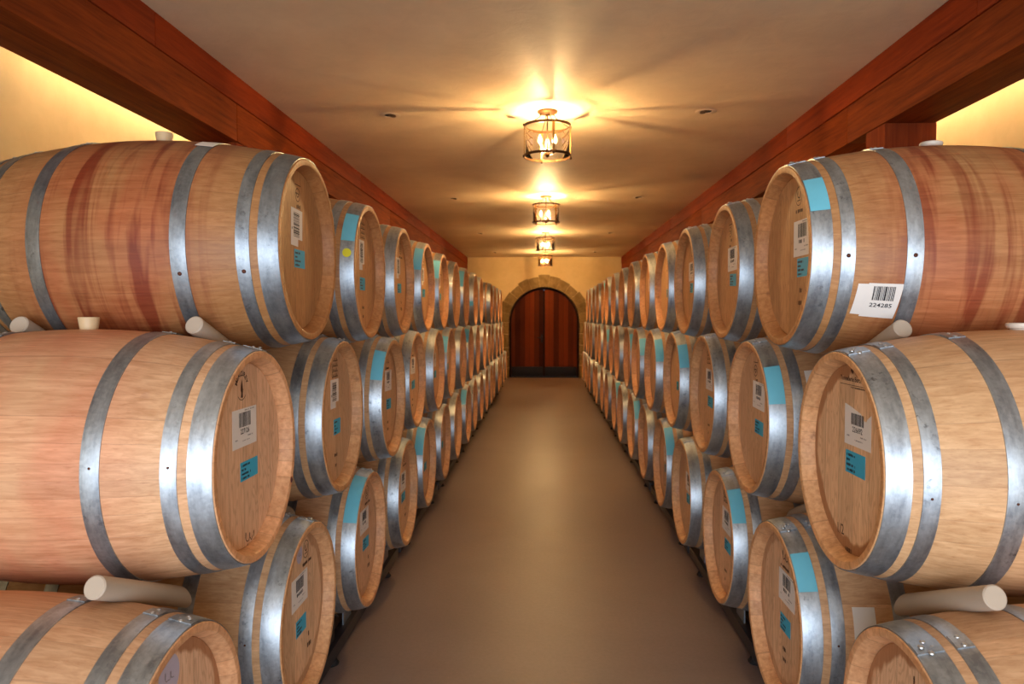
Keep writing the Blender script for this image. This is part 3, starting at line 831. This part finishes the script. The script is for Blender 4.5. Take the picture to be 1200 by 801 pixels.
# stone arch
arch = thing('stone_arch', 'arch of rough brown stone blocks around the double door', 'arch', (0, Y1, 0))
def block(a0, a1, r0, r1, d=.06, seed=0):
    rng = random.Random(seed); bm = bmesh.new(); n = 4; g = .0015
    da = g/r1
    A = []
    for yy in (-d, .16):
        ring = [((r1+rng.uniform(-.005, .005))*math.cos(a), SPR+r1*math.sin(a)) for a in [a0+da+(a1-a0-2*da)*i/n for i in range(n+1)]]
        ring += [(r0*math.cos(a), SPR+r0*math.sin(a)) for a in [a1-da-(a1-a0-2*da)*i/n for i in range(n+1)]]
        A.append([bm.verts.new((x, yy, z)) for x, z in ring])
    bm.faces.new(A[0]); bm.faces.new(A[1][::-1]); m = len(A[0])
    for i in range(m): bm.faces.new((A[0][i], A[0][(i+1) % m], A[1][(i+1) % m], A[1][i]))
    bmesh.ops.recalc_face_normals(bm, faces=bm.faces)
    bmesh.ops.bevel(bm, geom=[e for e in bm.edges if e.calc_face_angle(0) > .6], offset=.007, segments=2, affect='EDGES')
    return bm
nv = 13; w = PI/nv
for i in range(nv):
    key = i == nv//2
    mk('stone_block', block(i*w, (i+1)*w, AR, AR+(.30 if key else .255+.02*((i*7) % 3-1)), .075 if key else .06, i), M['stone'], arch)
for sx in (-1, 1):
    z = 0; rng = random.Random(sx+5)
    while z < SPR-.01:
        h = min(rng.uniform(.22, .34), SPR-z)
        if SPR-z-h < .12: h = SPR-z
        wd = .215+rng.uniform(-.02, .02); bm = bmesh.new(); box(bm, AR, AR+wd, -.06, .16, z+.004, z+h-.004, 0, .012)
        if sx < 0: bm.transform(Matrix.Diagonal((-1, 1, 1, 1)))
        mk('stone_block', bm, M['stone'], arch); z += h
# door
door = thing('door_1', 'arched double door of reddish-brown vertical planks', 'door', (0, Y1+.17, 0)); door['kind'] = 'structure'
def leaf(sx, r, z0):
    bm = bmesh.new(); n = 24; x0 = .012
    pts = [(x0, z0), (r, z0), (r, SPR)]+[(r*math.cos(a), SPR+r*math.sin(a)) for a in [math.acos(x0/r)*i/n for i in range(1, n+1)]]
    A = []
    for yy in (-.025, .025): A.append([bm.verts.new((sx*x, yy, z)) for x, z in pts])
    bm.faces.new(A[0]); bm.faces.new(A[1][::-1]); m = len(pts)
    for i in range(m): bm.faces.new((A[0][i], A[0][(i+1) % m], A[1][(i+1) % m], A[1][i]))
    return bm
for sx in (-1, 1):
    lf = mk('door_leaf', leaf(sx, AR-.055, .03), M['door'], door, smooth=False)
    bm = bmesh.new(); x0, x1 = sorted((sx*.012, sx*(AR-.06))); box(bm, x0, x1, -.036, -.026, .03, .27, 0, .002); mk('kick_plate', bm, M['iron'], lf)
    if sx < 0:
        bm = bmesh.new(); box(bm, -.075, -.03, -.036, -.026, .86, 1.06, 0, .004); tube(bm, [(-.052, -.03, .99), (-.052, -.075, .99), (-.07, -.085, .99), (-.17, -.085, .985)], .010)
        mk('handle', bm, M['iron'], lf)
bm = bmesh.new(); box(bm, -.02, .02, -.045, -.022, .03, SPR+AR-.07, 0, .004); mk('astragal', bm, M['doorframe'], door)
bm = bmesh.new(); n = 40
prof = [(-(AR-.003), 0)]+[((AR-.003)*math.cos(PI-PI*i/n), SPR+(AR-.003)*math.sin(PI-PI*i/n)) for i in range(n+1)]+[(AR-.003, 0)]
pin = [(-(AR-.055), 0)]+[((AR-.055)*math.cos(PI-PI*i/n), SPR+(AR-.055)*math.sin(PI-PI*i/n)) for i in range(n+1)]+[(AR-.055, 0)]
V = {}
for yy in (-.05, .05): V[yy] = ([bm.verts.new((x, yy, z)) for x, z in prof], [bm.verts.new((x, yy, z)) for x, z in pin])
for i in range(len(prof)-1):
    bm.faces.new((V[-.05][0][i], V[-.05][0][i+1], V[-.05][1][i+1], V[-.05][1][i]))
    bm.faces.new((V[.05][0][i], V[.05][0][i+1], V[.05][1][i+1], V[.05][1][i]))
    for q in (0, 1): bm.faces.new((V[-.05][q][i], V[-.05][q][i+1], V[.05][q][i+1], V[.05][q][i]))
mk('door_frame', bm, M['doorframe'], door)
bm = bmesh.new(); box(bm, -AR+.06, AR-.06, -.05, .05, 0, .026); mk('threshold', bm, M['iron'], door)

# beams, fascia boards, posts
BX, BW = 1.87, .29
ZB, ZF = CAM_H+1.075, CAM_H+1.305
for s, sx in (('left', -1), ('right', 1)):
    cuts = {'left': [Y0, 4.44, 8.9, 13.4, Y1], 'right': [Y0, 4.67, 8.9, 13.4, Y1]}[s]
    dsc = ['beside the camera', 'second from the camera', 'third from the camera', 'running to the end wall']
    for i in range(4):
        bm = bmesh.new(); x0, x1 = sorted((sx*(BX+.006), sx*(BX+BW))); box(bm, x0, x1, cuts[i]+.002, cuts[i+1]-.002, ZB, ZF-.002, 0, .006)
        o = mk('ceiling_beam', bm, M['beam']); tag(o, 'heavy reddish-brown beam along the %s of the ceiling, length %s' % (s, dsc[i]), 'beam', 'stained beams above the barrels')
    fc = {'left': [Y0, 3.49, 7.45, 12.0, Y1], 'right': [Y0, 3.3, 5.8, 11.0, Y1]}[s]
    for i in range(4):
        bm = bmesh.new(); x0, x1 = sorted((sx*BX, sx*(BX+BW-.02))); box(bm, x0, x1, fc[i]+.0015, fc[i+1]-.0015, ZF, CEIL-.001, 0, .003)
        o = mk('fascia_board', bm, M['fascia']); tag(o, 'stained fascia board between %s beam and ceiling, length %s' % (s, dsc[i]), 'board', 'fascia boards over the beams')
    for i, y in enumerate({'left': (4.44, 8.9, 13.4), 'right': (4.17, 8.9, 13.4)}[s]):
        bm = bmesh.new(); x0, x1 = sorted((sx*(BX+.01), sx*(BX+BW))); box(bm, x0, x1, y, y+.24, 0, ZB-.001, 0, .006)
        o = mk('wooden_post', bm, M['post']); tag(o, 'dark red square post under the %s beam, %s from the camera' % (s, ('nearest', 'second', 'third')[i]), 'post', 'posts behind the barrels')
    # strip of warm light hidden on the back of the beam, washing the side wall
    for i, (a, b) in enumerate(((3.3, 5.5), (6.4, 8.7), (11.2, 16.8))):
        t = thing('strip_light', 'warm strip light behind the %s beam, %s' % (s, ('nearest the camera', 'middle length', 'by the end wall')[i]), 'light', (sx*(BX+BW+.03), (a+b)/2, CEIL-.012), 0, 'strip lights behind the beams')
        h = (b-a)/2
        bm = bmesh.new(); box(bm, -.014, .014, -h, h, -.012, .012, 0, .002); mk('housing', bm, M['white'], t)
        bm = bmesh.new(); x0, x1 = sorted((sx*.0145, sx*.018)); box(bm, x0, x1, -h+.01, h-.01, -.009, .009); mk('diffuser', bm, M['led'], t)

# ------------------------------------------------------------------ ceiling lights
LY = [5.28, 8.95, 12.68, 16.35]
def build_lamp():
    t = thing('ceiling_light', 'x', 'light'); R_ = .162
    zt, zb = -.108, -.318
    bm = bmesh.new(); lathe(bm, [(.072, 0), (.072, -.008), (.066, -.016), (.05, -.022), (.014, -.026), (.012, -.034), (.0001, -.036)], 40); mk('canopy', bm, M['bronze'], t)
    bm = bmesh.new(); tube(bm, [(0, 0, -.03), (0, 0, zb+.02)], .006); mk('stem', bm, M['bronze'], t)
    for name, z in (('top_ring', zt), ('bottom_ring', zb)):
        bm = bmesh.new(); lathe(bm, [(R_, z-.009), (R_+.007, z-.009), (R_+.007, z+.009), (R_, z+.009)], 64, closed=True)
        mk(name, bm, M['bronze'], t)
    for i in range(4):
        a = 14*DEG+i*PI/2; c, s = math.cos(a), math.sin(a)
        bm = bmesh.new(); tube(bm, [(c*.045, s*.045, -.018), (c*.06, s*.06, -.045), (c*.12, s*.12, -.085), (c*(R_+.002), s*(R_+.002), zt)], .0032, 8); mk('hanger', bm, M['bronze'], t)
        bm = bmesh.new(); box(bm, R_+.007, R_+.010, -.009, .009, zb, zt, 0, .001); bm.transform(Matrix.Rotation(a, 4, 'Z')); mk('strap', bm, M['brass'], t)
        bm = bmesh.new(); lathe(bm, [(.0001, -.012), (.007, -.010), (.009, -.002), (.007, .008), (.0001, .011)], 14, mtx=Matrix.Translation((c*(R_+.010), s*(R_+.010), zb-.006))); 
        lathe(bm, [(.0001, -.009), (.007, -.006), (.007, .006), (.0001, .009)], 14, mtx=Matrix.Translation((c*(R_+.010), s*(R_+.010), zt+.002))); mk('finial', bm, M['bronze'], t)
    bm = bmesh.new(); lathe(bm, [(R_-.003, zb+.004), (R_-.003, zt-.004)], 64)
    for f in [f for f in bm.faces if len(f.verts) > 4]: bm.faces.remove(f)
    mk('glass_shade', bm, M['glass'], t)
    bm = bmesh.new(); lathe(bm, [(.0001, zb-.012), (.010, zb-.006), (.022, zb+.008), (.020, zb+.020), (.008, zb+.028)], 24); mk('hub', bm, M['bronze'], t)
    for i in range(3):
        a = i*2*PI/3-PI/2; c, s = math.cos(a)*.062, math.sin(a)*.062
        bm = bmesh.new(); tube(bm, [(0, 0, zb+.014), (c*.5, s*.5, zb+.004), (c, s, zb+.022)], .004, 8)
        lathe(bm, [(.008, zb+.020), (.022, zb+.026), (.021, zb+.030), (.010, zb+.031)], 20, mtx=Matrix.Translation((c, s, 0))); mk('candle_arm', bm, M['bronze'], t)
        bm = bmesh.new(); lathe(bm, [(.0085, zb+.031), (.0085, zb+.078), (.007, zb+.080)], 16, mtx=Matrix.Translation((c, s, 0))); sl = mk('candle_sleeve', bm, M['candle'], t)
        bm = bmesh.new(); z0 = zb+.080; lathe(bm, [(.007, z0), (.013, z0+.010), (.0165, z0+.024), (.014, z0+.040), (.007, z0+.056), (.002, z0+.066), (.0001, z0+.068)], 20, mtx=Matrix.Translation((c, s, 0))); b = mk('bulb', bm, M['bulb'], sl)
        bm = bmesh.new(); lathe(bm, [(.0001, z0+.012), (.003, z0+.014), (.003, z0+.036), (.0001, z0+.038)], 10, mtx=Matrix.Translation((c, s, 0))); mk('filament', bm, M['fil'], sl)
    return t
lamp0 = build_lamp()
def copy_tree(o, parent=None):
    c = o.copy(); COL.objects.link(c); c.parent = parent
    for ch in children(o): copy_tree(ch, c)
    return c
nm = ['nearest the camera', 'second from the camera', 'third from the camera', 'nearest the arched door']
for i, y in enumerate(LY):
    l = lamp0 if i == 0 else copy_tree(lamp0)
    l.location = (.022, y, CEIL); l.rotation_euler.z = [PI, .5, 1.1, .3][i]
    l['label'] = 'bronze and glass drum ceiling light with three candle bulbs, %s' % nm[i]; l['group'] = 'drum lights down the middle of the ceiling'
# small recessed eyeball fittings
def build_spot():
    t = thing('recessed_spotlight', 'x', 'light')
    bm = bmesh.new(); lathe(bm, [(.040, 0), (.070, 0), (.076, -.003), (.068, -.006), (.042, -.004)], 40, closed=True); mk('trim_ring', bm, M['white'], t)
    bm = bmesh.new(); lathe(bm, [(.041, -.0015), (.0001, -.0015)], 32); mk('cavity', bm, M['dark'], t)
    bm = bmesh.new(); lathe(bm, [(.0001, -.016), (.014, -.015), (.026, -.010), (.033, -.002)], 28, mtx=Matrix.Translation((.014, 0, 0)) @ Matrix.Rotation(.3, 4, 'Y')); mk('eyeball', bm, M['candle'], t)
    return t
sp0 = build_spot(); first = True
for s, xx in (('left', -1.12), ('right', 1.15)):
    for i, y in enumerate((5.33, 9.05, 12.8, 16.5)):
        q = sp0 if first else copy_tree(sp0); first = False
        q.location = (xx, y, CEIL); q.rotation_euler.z = 0 if s == 'left' else PI
        q['label'] = 'small unlit round spotlight recessed in the ceiling, %s side, %s' % (s, nm[i]); q['group'] = 'recessed spotlights in the ceiling'

# ------------------------------------------------------------------ daylight through the opening behind the camera
wd = bpy.data.worlds.new('sky'); sc.world = wd; wd.use_nodes = True
wd.node_tree.nodes['Background'].inputs[0].default_value = (.55, .74, 1, 1); wd.node_tree.nodes['Background'].inputs[1].default_value = .6
L = bpy.data.lights.new('daylight', 'AREA'); L.shape = 'RECTANGLE'; L.size = 4.5; L.size_y = 1.9; L.energy = 185; L.color = (.80, .89, 1.0)
lo = bpy.data.objects.new('daylight', L); COL.objects.link(lo); lo.location = (0, Y0-.1, 1.05); lo.rotation_euler = (PI/2, 0, 0)

# ------------------------------------------------------------------ camera
cd = bpy.data.cameras.new('camera'); cam = bpy.data.objects.new('camera', cd); COL.objects.link(cam)
cam.location = (0, 0, CAM_H); cam.rotation_euler = (PI/2-.0334, 0, .0438)
cd.sensor_width = 36; cd.lens = 858*36/1200; cd.clip_start = .05
cd.dof.use_dof = True; cd.dof.focus_distance = 2.3; cd.dof.aperture_fstop = 5.6
sc.camera = cam
sc.view_settings.view_transform = 'Standard'; sc.view_settings.look = 'None'; sc.view_settings.gamma = 1
sc.view_settings.use_curve_mapping = False; sc.view_settings.exposure = 0.2
